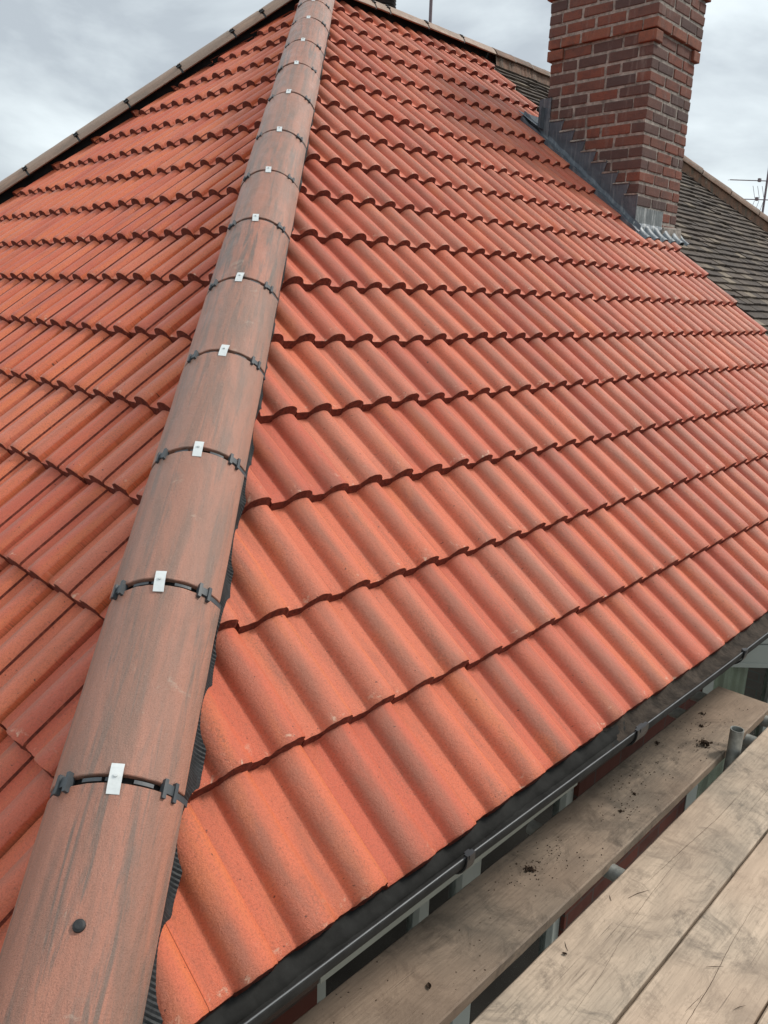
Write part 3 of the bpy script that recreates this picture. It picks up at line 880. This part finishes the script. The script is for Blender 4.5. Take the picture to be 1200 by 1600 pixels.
# canted bay
window((BX, WY, 0), (BX + .29, WY - .29, 0), -2.0, -.50, [], house, head=.12, curtain=(.03, .30))
window((BX + .292, WY - .29, 0), (BXE - .292, WY - .29, 0), -2.0, -.50, [(.32, .05), (.66, .05)], house, head=.12, curtain=(1.0, 1.28))
window((BXE - .29, WY - .29, 0), (BXE, WY, 0), -2.0, -.50, [], house, head=.12)
b = MB()
b.prism([(BX, WY - .004, -2.03), (BX + .29, WY - .294, -2.03), (BXE - .29, WY - .294, -2.03), (BXE, WY - .004, -2.03)], (0, 0, GROUND + 2.03)); b.build('bay_wall', M['wall'], house)
b = MB()
b.prism([(BX, WY - .004, -.498), (BX + .29, WY - .294, -.498), (BXE - .29, WY - .294, -.498), (BXE, WY - .004, -.498)], (0, 0, .28)); b.build('bay_cornice', M['upvc'], house, bevel=.006)

# ------------------------------------------------------------------ chimney
x0, x1, y0, y1 = CH['x0'], CH['x1'], CH['y0'], CH['y1']
ZB, CO = 3.094, .0878            # foot of the corner corbels, height of one course
CT = ZB + CO * 10
core = MB()
rec = .0065
core.box((x0 + rec, y0 + rec, 1.2), (x1 - rec, y1 - rec, ZB + CO - .002)); core.box((x0 - .024 + rec, y0 - .024 + rec, ZB + CO), (x1 + .024 - rec, y1 + .024 - rec, CT + .02))
chim = core.build('chimney', M['mortar'], house)
bk = MB()
def brick_tone(): 
    r = random.random()
    return random.uniform(0, .2) if r < .22 else random.uniform(.25, .85)
def brick_course(z, ox, odd, tonef, lo=None):
    bx0, bx1, by0, by1 = x0 - ox, x1 + ox, y0 - ox, y1 + ox
    h = CO - .020; j = .0026; SL, HD, MJ = .243, .113, .020
    for face in range(4):
        along_y = face < 2
        a0, a1 = (by0, by1) if along_y else (bx0, bx1)
        if along_y != odd: a0 += HD + MJ * .5; a1 -= HD + MJ * .5
        p = a0
        first = SL
        while p < a1 - .03:
            L_ = first; first = SL if random.random() < .92 else HD
            if a1 - p - L_ < .07: L_ = a1 - p if a1 - p < .30 else HD
            e = min(p + L_, a1)
            d = .1125
            pr = random.uniform(-.002, .002)
            t = tonef()
            if face == 0: bk.box((bx0 + pr, p, z), (bx0 + d, e, z + h), None, 0, t, j)
            elif face == 1: bk.box((bx1 - d, p, z), (bx1 + pr, e, z + h), None, 0, t, j)
            elif face == 2: bk.box((p, by0 + pr, z), (e, by0 + d, z + h), None, 0, t, j)
            else: bk.box((p, by1 - d, z), (e, by1 + pr, z + h), None, 0, t, j)
            p = e + MJ
nc = 0
for k in range(-22, 10):
    z = ZB + CO * k
    orange = lambda: random.uniform(.9, 1.0)
    ox = 0.0 if k < 1 else (.024 if k < 6 else .050)
    brick_course(z, ox, nc % 2 == 0, orange if k in (1, 6) else brick_tone)
    if k in (0, 5):     # corner bricks that step out under the bands
        o1 = ox + .024
        for cx, cy, sx, sy in ((x0, y0, -1, -1), (x1, y0, 1, -1), (x0, y1, -1, 1), (x1, y1, 1, 1)):
            ax, bx_ = sorted((cx + sx * o1, cx - sx * .09)); ay, by_ = sorted((cy + sy * o1, cy - sy * .12))
            bk.box((ax, ay, z), (bx_, by_, z + CO - .012), None, 0, .97)
    nc += 1
bk.build('brickwork', M['brick'], chim, usetone=True, bevel=.006, bseg=2)
# stepped side flashing on the face that looks towards the hip
fl = MB()
def roofz(y): return y * T - .02
point = []
poly = [(y0 - .004, roofz(y0) - .06), (y1 + .01, roofz(y1) - .06)]
top = []
zc = 3.095 - .075 * 26
ks = [ZB - CO * k for k in range(22, -1, -1)]
started = False
for zk in ks:
    yk = (zk - .148) / T           # where the course line meets the raised edge
    if yk < y0 + .01 or yk > y1 - .03: continue
    top.append((max(y0, yk - .135), zk - .012)); top.append((yk, zk - .012)); point.append((max(y0 + .004, yk - .128), yk + .006, zk - .012))
top = [(y0 - .004, top[0][1])] + [p_ for p_ in top if p_[0] > y0 + .005] + [(y1 + .01, top[-1][1] + .05)]
poly3 = [V((x0 - .002, a, c)) for a, c in poly + top[::-1]]
fl.prism(poly3, (-.0035, 0, 0))
for a_, b_, z_ in point:
    fl.box((x0 - .0125, a_, z_ - .003), (x0 + .01, b_, z_ + .010), None, 1, .5, .0035)
# cover strip lying on the slope beside the chimney
rows = []
for i in range(60):
    y = y0 - .06 + (y1 + .22 - y0 + .06) * i / 59
    w = .004 * math.sin(i * .9) + random.uniform(-.002, .002)
    rows.append([V((x0 - .004, y, roofz(y) + .055 + w)), V((x0 - .014, y, roofz(y) + .020 + w)), V((x0 - .036, y, roofz(y) + .010 + w)), V((x0 - .060, y, roofz(y) + .018 + w)), V((x0 - .080, y, roofz(y) + .022 + w)), V((x0 - .084, y, roofz(y) - .04))])
fl.grid(rows)
fl.build('lead_flashing', [M['lead'], M['mortar']], chim, solid=.002)
# saddle lead turned round the rear corner
sdm = MB()
sdm.box((x0 - .012, y1 - .04, roofz(y1) - .05), (x0 - .0055, y1 + .07, roofz(y1) + .30))
rows = []
for i in range(12):
    x = x0 - .07 + i * .08
    w = random.uniform(-.003, .003)
    rows.append([V((x, y1 + .012, roofz(y1) + .23 + w)), V((x, y1 + .014, roofz(y1) + .07 + w)), V((x, y1 + .10, roofz(y1 + .10) + .045 + w)), V((x, y1 + .24, roofz(y1 + .24) + .03 + w))])
sdm.grid(rows)
sdm.build('lead_saddle', M['lead'], chim, solid=.003, bevel=.003)
# front apron dressed over the rolls
apm = MB(); rows = []
xa = x0 - .03
while xa < x1 + .06:
    row = [V((xa, y0 - .006, roofz(y0) + .035 + .002 * math.sin(xa * 30)))]
    for k in range(1, 9):
        y = y0 - .006 - k * .0135
        h = surf(xa, y / C, RC0, 1) + .007 + .028 * (1 - k / 8) ** 3
        row.append(V((xa, y, y * T)) + V((0, -S, C)) * h)
    rows.append(row); xa += .010
apm.grid(rows)
apm.build('lead_apron', M['lead_mid'], chim, smooth=True, solid=.003)
b = MB(); b.box((x0 - .006, y0 - .0055, roofz(y0) - .02), (6.20, y0 - .0025, ZB - CO * 13 - .012)); b.build('lead_upstand', M['lead_pale'], chim)
b = MB(); b.box((6.20, y0 - .03, roofz(y0) - .05), (x1 + .06, y0 + .02, roofz(y0) + .045), None, 0, .5, .01); b.build('mortar_fillet', M['mortar'], chim, bevel=.012)
# chimney capping above the frame
b = MB(); b.box((x0 - .07, y0 - .07, CT + .02), (x1 + .07, y1 + .07, CT + .08)); b.build('capping', M['mortar'], chim, bevel=.01)
for yy in (2.42, 2.88):
    b = MB(); b.tube((6.1, yy, CT + .08), (6.1, yy, CT + .42), .12, 24, .10); b.tube((6.1, yy, CT + .42), (6.1, yy, CT + .47), .125, 24, .125)
    b.build('chimney_pot', M['old_ridge'], chim)

# mortar fillet along the verge
vm = MB(); rows = []
for i in range(300):
    s = .02 + (WD / C - .12) * i / 299
    y = s * C
    if CH['y0'] - .05 < y < CH['y1'] + .1:
        pass
    h = -.028 - .024 * ((s / G) % 1)
    w = random.uniform(-.004, .004)
    rows.append([V((VERGE + .001, y, s * S)) + V((0, -S, C)) * (h + .022 + w), V((VERGE + .020 + w, y, s * S)) + V((0, -S, C)) * (h + .010), V((VERGE + .034 + w, y, s * S)) + V((0, -S, C)) * (-.055)])
vm.grid(rows); vm.build('verge_mortar', M['mortar'], house, smooth=True)

# soil vent terminal behind the ridge
b = MB()
vx, vy = 5.66, 4.95
b.tube((vx, vy, 2.6), (vx, vy, 3.83), .055, 20)
for k in range(6):
    b.tube((vx, vy, 3.82 + k * .028), (vx, vy, 3.839 + k * .028), .100, 28, .110); b.tube((vx, vy, 3.839 + k * .028), (vx, vy, 3.848 + k * .028), .088, 28)
b.tube((vx, vy, 3.988), (vx, vy, 4.008), .112, 28, .09)
b.build('vent_terminal', M['black'], house)

# ------------------------------------------------------------------ neighbouring half with weathered plain tiles
nb = empty('neighbouring_house', (9.2, 4.1, GROUND), 'attached neighbouring house with weathered grey-brown plain tile roof beyond the chimney', 'house')
EX = BX1 + WD
pt = MB(); gz = .086; tw = .160
nrow = int(WD / C / gz)
for r in range(nrow + 1):
    s = r * gz
    xo = (tw / 2 if r % 2 else 0) + VERGE + .02
    xmax = EX - s * C
    k = 0
    while xo + k * tw < xmax:
        a = xo + k * tw; k += 1
        if a + tw < VERGE + .03: continue
        s1 = min(s + gz + .03, WD / C - .01)
        if s1 - s < .03: continue
        dz0 = random.gauss(0, .0022); sk = random.gauss(0, .002)
        t = random.random() ** 1.4
        P_ = []
        for (xx, ss, hh) in ((a + .0015, s + sk, .004), (a + tw - .0015, s + sk + random.gauss(0, .0010), .004), (a + tw - .0015, s1, -.020), (a + .0015, s1, -.020)):
            camber = dz0 - .022
            P_.append(V((xx, ss * C, ss * S)) + V((0, -S, C)) * (hh + camber + .001))
        dn = V((0, -S, C)) * -.018
        Q = [p_ + dn for p_ in P_]
        i = len(pt.v); pt.v += P_ + Q
        for f in ((0, 1, 2, 3), (0, 4, 5, 1), (1, 5, 6, 2), (3, 7, 4, 0)):
            pt.f.append(tuple(i + z_ for z_ in f)); pt.mi.append(0); pt.tone.append(t)
ro = pt.build('roof_slope', M['plain_tile'], nb, usetone=True)
bmm = bmesh.new(); bmm.from_mesh(ro.data)
bmesh.ops.bisect_plane(bmm, geom=bmm.verts[:] + bmm.edges[:] + bmm.faces[:], dist=1e-5, plane_co=V((EX, 0, 0)) - V((q2, q2, 0)) * .02, plane_no=V((q2, q2, 0)), clear_outer=True)
bmesh.ops.bisect_plane(bmm, geom=bmm.verts[:] + bmm.edges[:] + bmm.faces[:], dist=1e-5, plane_co=V((VERGE + .012, 0, 0)), plane_no=V((-1, 0, 0)), clear_outer=True)
bmm.to_mesh(ro.data); bmm.free()
b = MB(); a1 = V((BX1, WD, H - .08)); a0 = V((VERGE + .04, WD, H - .08))
b.quad(V((VERGE + .04, .03, -.08)), V((EX - .03, .03, -.08)), a1, a0); b.quad(V((VERGE + .04, 2 * WD, -.08)), V((EX, 2 * WD, -.08)), a1, a0)
b.quad(V((EX, 0, -.06)), V((EX, 2 * WD, -.06)), V((BX1, WD, H - .06)), V((BX1, WD, H - .065)))
b.build('underlay', M['felt'], nb)
rbk = MB()
rbk.quad(V((VERGE + .04, 2 * WD, 0)), V((EX, 2 * WD, 0)), V((BX1, WD, H)), V((VERGE + .04, WD, H)))
rbk.v += [V((EX, 0, 0)), V((EX, 2 * WD, 0)), V((BX1, WD, H))]; i0 = len(rbk.v) - 3; rbk.f.append((i0, i0 + 1, i0 + 2)); rbk.mi.append(0); rbk.tone.append(.5)
rbk.build('roof_slope', M['red_far'], nb)
b = MB(); b.box((6.201, WY, GROUND), (EX - .4, 2 * WD - .42, -.216)); b.build('wall', M['wall'], nb)
x = 6.375; k = 0
while x < BX1 + .05:
    W = frame(V((x + .006, WD, RO + .018 - .006 * (k > 1))), V((1, 0, 0)), V((0, random.uniform(-.02, .02), 1)))
    rt = hr_tile('ridge_tile', W, .305 - .012, M['old_ridge'], nb)
    mj = MB(); arc_block(mj, HR - .012, HR + .0015, rad(22), rad(158), .292, .306, 20)
    mj.build('mortar_joint', M['mortar'], rt, W, W_geo_local=True)
    x += .305; k += 1
hh = V((C, -C, -S)).normalized(); hu = (V((0, 0, 1)) - hh * hh.z).normalized()
s = .05
while s < 6.5:
    W = frame(V((BX1, WD, H)) + hh * s + hu * (OFF + .004 + random.uniform(-.003, .003)), hh + V((random.uniform(-.006, .006), 0, random.uniform(-.006, .006))), hu)
    hr_tile('hip_tile', W, .40, M['old_ridge'], nb, taper=-.04)
    s += .41
bedm = MB(); slt = V((q2, q2, 0))
for sg in (-1, 1):
    rows = []
    for i in range(120):
        p0 = V((BX1, WD, H)) + hh * (6.5 * i / 119); j_ = random.uniform(-.006, .006)
        rows.append([p0 + hu * .03 + slt * sg * (.105 + j_), p0 + slt * sg * (.118 + j_) - V((0, 0, .118 * q2 * T + .03))])
    bedm.grid(rows)
    rows = []
    for i in range(60):
        xx = 6.38 + (BX1 - 6.36) * i / 59; j_ = random.uniform(-.006, .006)
        rows.append([V((xx, WD + sg * (.10 + j_), H - .02)), V((xx, WD + sg * (.115 + j_), H - .115 * T - .03))])
    bedm.grid(rows)
bedm.build('bedding_mortar', M['old_ridge'], nb)
# ------------------------------------------------------------------ masts, aerial, distant roof
def pole(name, x, y, z0, z1, r, label, cat):
    o = empty(name, (x, y, z0), label, cat)
    b = MB(); b.tube((x, y, z0), (x, y, z1), r, 10); b.tube((x, y, z1 - .52), (x, y, z1 - .44), r * 1.7, 10)
    b.build('pole', M['iron'], o)
    b = MB(); b.box((x - .05, y - .05, z0 - .02), (x + .05, y + .05, z0 + .05)); b.build('bracket', M['galv'], o)
    return o
mroot = pole('aerial_mast', 6.37, 5.0, 2.55, 4.75, .017, 'thin brownish mast rising behind the ridge midway to the chimney', 'mast')
mroot2 = pole('aerial_mast', 5.63, 5.0, 2.55, 4.9, .012, 'thin dark pole rising just beside the black vent terminal', 'mast')

dh = empty('distant_house', (27.0, 9.5, GROUND), 'distant house showing only a sliver of red roof beyond the neighbour hip', 'house')
b = MB(); b.box((23.4, 5.4, GROUND), (30.6, 13.6, -1.0)); b.build('wall', M['wall'], dh)
b = MB()
ez, tz = -1.0, 3.72
c4 = [V((22.9, 4.9, ez)), V((31.1, 4.9, ez)), V((31.1, 14.1, ez)), V((22.9, 14.1, ez))]; r0_, r1_ = V((25.4, 9.0, tz)), V((28.6, 9.0, tz))
b.quad(c4[0], c4[1], r1_, r0_); b.quad(c4[2], c4[3], r0_, r1_)
for tri in ((c4[3], c4[0], r0_), (c4[1], c4[2], r1_)):
    b.v += list(tri); i0 = len(b.v) - 3; b.f.append((i0, i0 + 1, i0 + 2)); b.mi.append(0); b.tone.append(.5)
b.build('roof', M['red_far'], dh)
b = MB(); b.tube(r0_ - V((.1, 0, .0)), r1_ + V((.1, 0, 0)), .13, 14); b.build('ridge', M['red_far'], dh)

ta = empty('tv_aerial', (24.35, 8.0, 2.6), 'television aerial with two horizontal booms on a pole at the right edge', 'aerial')
b = MB(); b.tube((24.35, 8, 2.6), (24.35, 8, 5.5), .030, 10); b.build('pole', M['iron'], ta)
lv_ = V((X0.x, X0.y, 0)).normalized()
for nm, zc_, L0, L1, dens in (('boom', 4.80, -1.05, .35, 9), ('boom', 4.30, -1.15, .25, 14)):
    b = MB(); c0_ = V((24.35, 8, zc_))
    b.tube(c0_ + lv_ * L0, c0_ + lv_ * L1, .014, 8)
    dp = V((-lv_.y, lv_.x, 0))
    for k in range(dens):
        p_ = c0_ + lv_ * (L0 + (L1 - L0 - .1) * k / (dens - 1)); b.tube(p_ - dp * .16 + V((0, 0, -.015)), p_ + dp * .16 + V((0, 0, .015)), .005, 6)
    b.box(tuple(c0_ + lv_ * -.22 - V((.06, .03, .03))), tuple(c0_ + lv_ * -.22 + V((.06, .03, .06))))
    if zc_ < 4.5:
        for sg in (-1, 1):
            for k in range(3):
                p_ = c0_ + lv_ * (-.28 + .13 * k)
                b.tube(p_ + V((0, 0, .03 * sg)), p_ + lv_ * (-.10 * (1 if sg > 0 else .8)) + V((0, 0, sg * .36)), .006, 6)
    b.build(nm, M['iron'], ta)

# ------------------------------------------------------------------ scaffold
def board(y0, y1, zt, xa, xb, mat, label, clipend=False, bend=0.0, yaw=0.0, splits=()):
    nx = 60; th = .038
    cx, cy = (xa + xb) / 2, (y0 + y1) / 2
    b = MB(); ny = 6
    w = (y1 - y0) / 2
    def prof():
        r = .004
        return [(-w + r, zt), (w - r, zt), (w, zt - r), (w, zt - th + r), (w - r, zt - th), (-w + r, zt - th), (-w, zt - th + r), (-w, zt - r)]
    rows = []
    ph = random.uniform(0, 6)
    for i in range(nx + 1):
        f = i / nx; x = xa + (xb - xa) * f
        dy = .0015 * math.sin(x * 2.1 + ph) + bend * (2 * f - 1) ** 2 + yaw * (x - cx)
        dzz = .0015 * math.sin(x * 1.3 + ph)
        chamf = 0.0
        if clipend and f > .985: chamf = .03 * (f - .985) / .015
        row = []
        for (yy, zz) in prof():
            sy = yy * (1 - chamf) + random.uniform(-.0006, .0006)
            row.append(V((x, cy + sy + dy, zz + dzz)))
        row.append(row[0].copy())
        rows.append(row)
    b.grid(rows)
    for row in (rows[0], rows[-1]):
        i0 = len(b.v); b.v += row[:-1]; b.f.append(tuple(range(i0, i0 + 8))); b.mi.append(0); b.tone.append(.5)
    for pts, wd in splits:      # open splits in the face of the board, world x,y
        n_ = 14; rows = []
        for i in range(n_ * (len(pts) - 1) + 1):
            k_ = min(i // n_, len(pts) - 2); f_ = i / n_ - k_
            px = pts[k_][0] + (pts[k_ + 1][0] - pts[k_][0]) * f_; py = pts[k_][1] + (pts[k_ + 1][1] - pts[k_][1]) * f_
            tt = i / (n_ * (len(pts) - 1)); w_ = wd * (math.sin(math.pi * min(.98, max(.02, tt))) ** .6) * random.uniform(.5, 1.1)
            py += random.uniform(-.0006, .0006); zz = zt + .0015 * math.sin(px * 1.3 + ph) + .0005
            rows.append([V((px, py - w_ / 2, zz)), V((px, py + w_ / 2, zz))])
        b.grid(rows, 1)
    o = b.build('scaffold_board', [mat, M['debris']],None, Matrix.Translation(V((cx, cy, zt - th))))
    bmm = bmesh.new(); bmm.from_mesh(o.data); bmesh.ops.remove_doubles(bmm, verts=bmm.verts, dist=1e-6); bmesh.ops.recalc_face_normals(bmm, faces=bmm.faces); bmm.to_mesh(o.data); bmm.free()
    tag(o, label, 'plank', 'scaffold boards below the gutter')
    return o
board(-.086, .147, -.42, -.92, 3.0, M['wood_dirty'], 'dirty single scaffold board lying beside the gutter, littered with dark moss', True, -.003)
board(-.369, -.146, -.40, -.70, 3.2, M['wood'], 'pale scaffold board next to the steel tube, edging the open gap', False, 0, 0, [([(1.55, -.215), (1.78, -.226), (2.02, -.240), (2.4, -.243)], .0011), ([(1.35, -.262), (1.55, -.246), (1.8, -.236)], .0009), ([(1.02, -.30), (1.22, -.285), (1.38, -.262)], .0007), ([(2.1, -.30), (2.45, -.296)], .0008)])
board(-.596, -.375, -.402, -.75, 3.15, M['wood'], 'pale scaffold board second from the gap, with a long dark split', False, 0, 0, [([(1.05, -.500), (1.2, -.490), (1.36, -.486), (1.56, -.470), (1.75, -.462)], .0014), ([(1.26, -.474), (1.34, -.484)], .0012), ([(1.62, -.530), (1.95, -.520)], .0009)])
board(-.823, -.602, -.401, -.66, 3.24, M['wood'], 'pale scaffold board at the bottom right corner, only its edge showing')
board(-1.05, -.829, -.402, -.70, 3.2, M['wood'], 'outermost scaffold board beyond the bottom right corner of the view')

def stube(name, a, b_, label, inner=False):
    q = MB(); q.tube(a, b_, .0242, 28, None, True, 0, .0205 if inner else 0)
    o = q.build(name, M['galv'], None, Matrix.Translation(V(a)), smooth=True)
    o.data.set_sharp_from_angle(angle=rad(40))
    tag(o, label, 'tube', 'scaffold tubes'); return o
stube('scaffold_tube', (2.50, -.116, GROUND + .02), (2.50, -.116, -.322), 'upright open-ended galvanised tube standing in the gap between boards', True)
stube('scaffold_tube', (1.64, -1.3, -.466), (1.64, .20, -.468), 'horizontal tube crossing the gap beneath boards near the brick wall')
stube('scaffold_tube', (2.72, -1.3, -.466), (2.72, .22, -.468), 'horizontal tube crossing the gap just beyond the upright tube')
stube('scaffold_tube', (2.93, -1.3, -.466), (2.93, .22, -.468), 'horizontal tube under the far end of the dirty board')
stube('scaffold_tube', (-.5, -1.3, -.466), (-.5, .20, -.468), 'horizontal tube hidden under the near ends of the boards')

# moss, leaves and twigs dropped on the boards
def clump(x, y, z, r, n, label, name='moss_clump', cat='moss', tall=0.5):
    b = MB()
    for k in range(n):
        a = random.uniform(0, 6.28); d = abs(random.gauss(0, r * .45))
        c = V((x + d * math.cos(a), y + d * math.sin(a), z + .001 + random.uniform(0, r * tall * .5)))
        s_ = random.uniform(.0016, .0045) * (1 + r * 10)
        Rm = Matrix.Translation(c) @ Matrix.Rotation(random.uniform(0, 6.28), 4, V((random.random(), random.random(), random.random())).normalized())
        b.box((-s_, -s_ * .5, -s_ * .35), (s_, s_ * .5, s_ * .35), Rm, jit=s_ * .25)
    o = b.build(name, M['debris'], None, Matrix.Translation(V((x, y, z))))
    tag(o, label, cat, 'debris dropped on the boards'); return o
clump(2.466, -.019, -.42, .026, 46, 'spiky dark tuft on the dirty board beside the upright tube', tall=1.4)
clump(1.414, .054, -.42, .022, 40, 'largest crumbled moss clump on the dirty board, brown and scattered')
clump(1.863, .005, -.42, .010, 16, 'small compact dark lump in the middle of the dirty board')
clump(1.985, .02, -.42, .008, 9, 'tiny dark crumb between the middle lump and the spiky tuft')
clump(2.70, .085, -.42, .012, 14, 'dark clump nearest the far end of the dirty board')
clump(2.60, .045, -.42, .010, 12, 'dark clump just below the one nearest the far board end')
clump(2.35, .11, -.42, .010, 10, 'dark clump close to the gutter side of the dirty board')
def leaf(x, y, z, L_, ang, label, curl=.4):
    b = MB(); rows = []
    for i in range(7):
        f = i / 6 - .5; w = L_ * .32 * math.cos(f * math.pi * .95)
        rows.append([V((f * L_, -w, .003 + abs(f) * L_ * curl + w * .5)), V((f * L_, 0, .0015 + abs(f) * L_ * curl)), V((f * L_, w, .003 + abs(f) * L_ * curl + w * .6))])
    b.grid(rows)
    W = Matrix.Translation(V((x, y, z))) @ Matrix.Rotation(ang, 4, 'Z')
    o = b.build('dead_leaf', M['debris'], None, W, W_geo_local=True, solid=.0008)
    tag(o, label, 'leaf', 'debris dropped on the boards')
leaf(.897, -.006, -.42, .018, .9, 'curled brown leaf on the near part of the dirty board')
leaf(1.199, -.191, -.40, .012, 2.0, 'small brown leaf on the pale board beside the gap')
def twig(x, y, z, L_, ang, label):
    b = MB(); d = V((math.cos(ang), math.sin(ang), 0)); c = V((x, y, z + .0018))
    m_ = c + V((-d.y, d.x, 0)) * L_ * .04
    b.tube(c - d * L_ / 2, m_, .0004, 6, .0008); b.tube(m_, c + d * L_ / 2, .0008, 6, .0003)
    o = b.build('twig', M['debris'], None, Matrix.Translation(c)); tag(o, label, 'twig', 'debris dropped on the boards')
twig(1.53, -.222, -.40, .075, -.35, 'longest thin straw lying across the pale board beside the gap')
twig(1.435, -.472, -.40, .045, -.75, 'thin straw lying on the second pale board by the long joint')
twig(1.36, -.56, -.40, .035, -.45, 'short dark straw near the right edge of the picture')
twig(1.225, -.180, -.40, .03, .8, 'short stalk beside the small brown leaf')
twig(1.46, -.175, -.40, .022, .7, 'short straw near the gap, left of the longest one')
# fine crumbs, uncountable
cr_ = MB()
for k in range(420):
    if random.random() < .55:
        px, py = random.choice([(1.35, .06), (1.45, .03), (1.55, .06), (2.45, -.01), (2.2, .03), (2.0, .07), (2.6, .07), (1.9, .0)])
        x = px + random.gauss(0, .05); y = py + random.gauss(0, .03)
    else: x = random.uniform(.2, 2.95); y = random.uniform(-.07, .135)
    if not (-.08 < y < .14): continue
    s_ = random.uniform(.0006, .0020)
    cr_.box((-s_, -s_ * .6, 0), (s_, s_ * .6, s_), Matrix.Translation(V((x, y, -.4195))) @ Matrix.Rotation(random.uniform(0, 3), 4, 'Z'))
tag(cr_.build('moss_crumbs', M['debris']), 'fine dark moss crumbs scattered over the dirty board', 'crumbs', None, 'stuff')
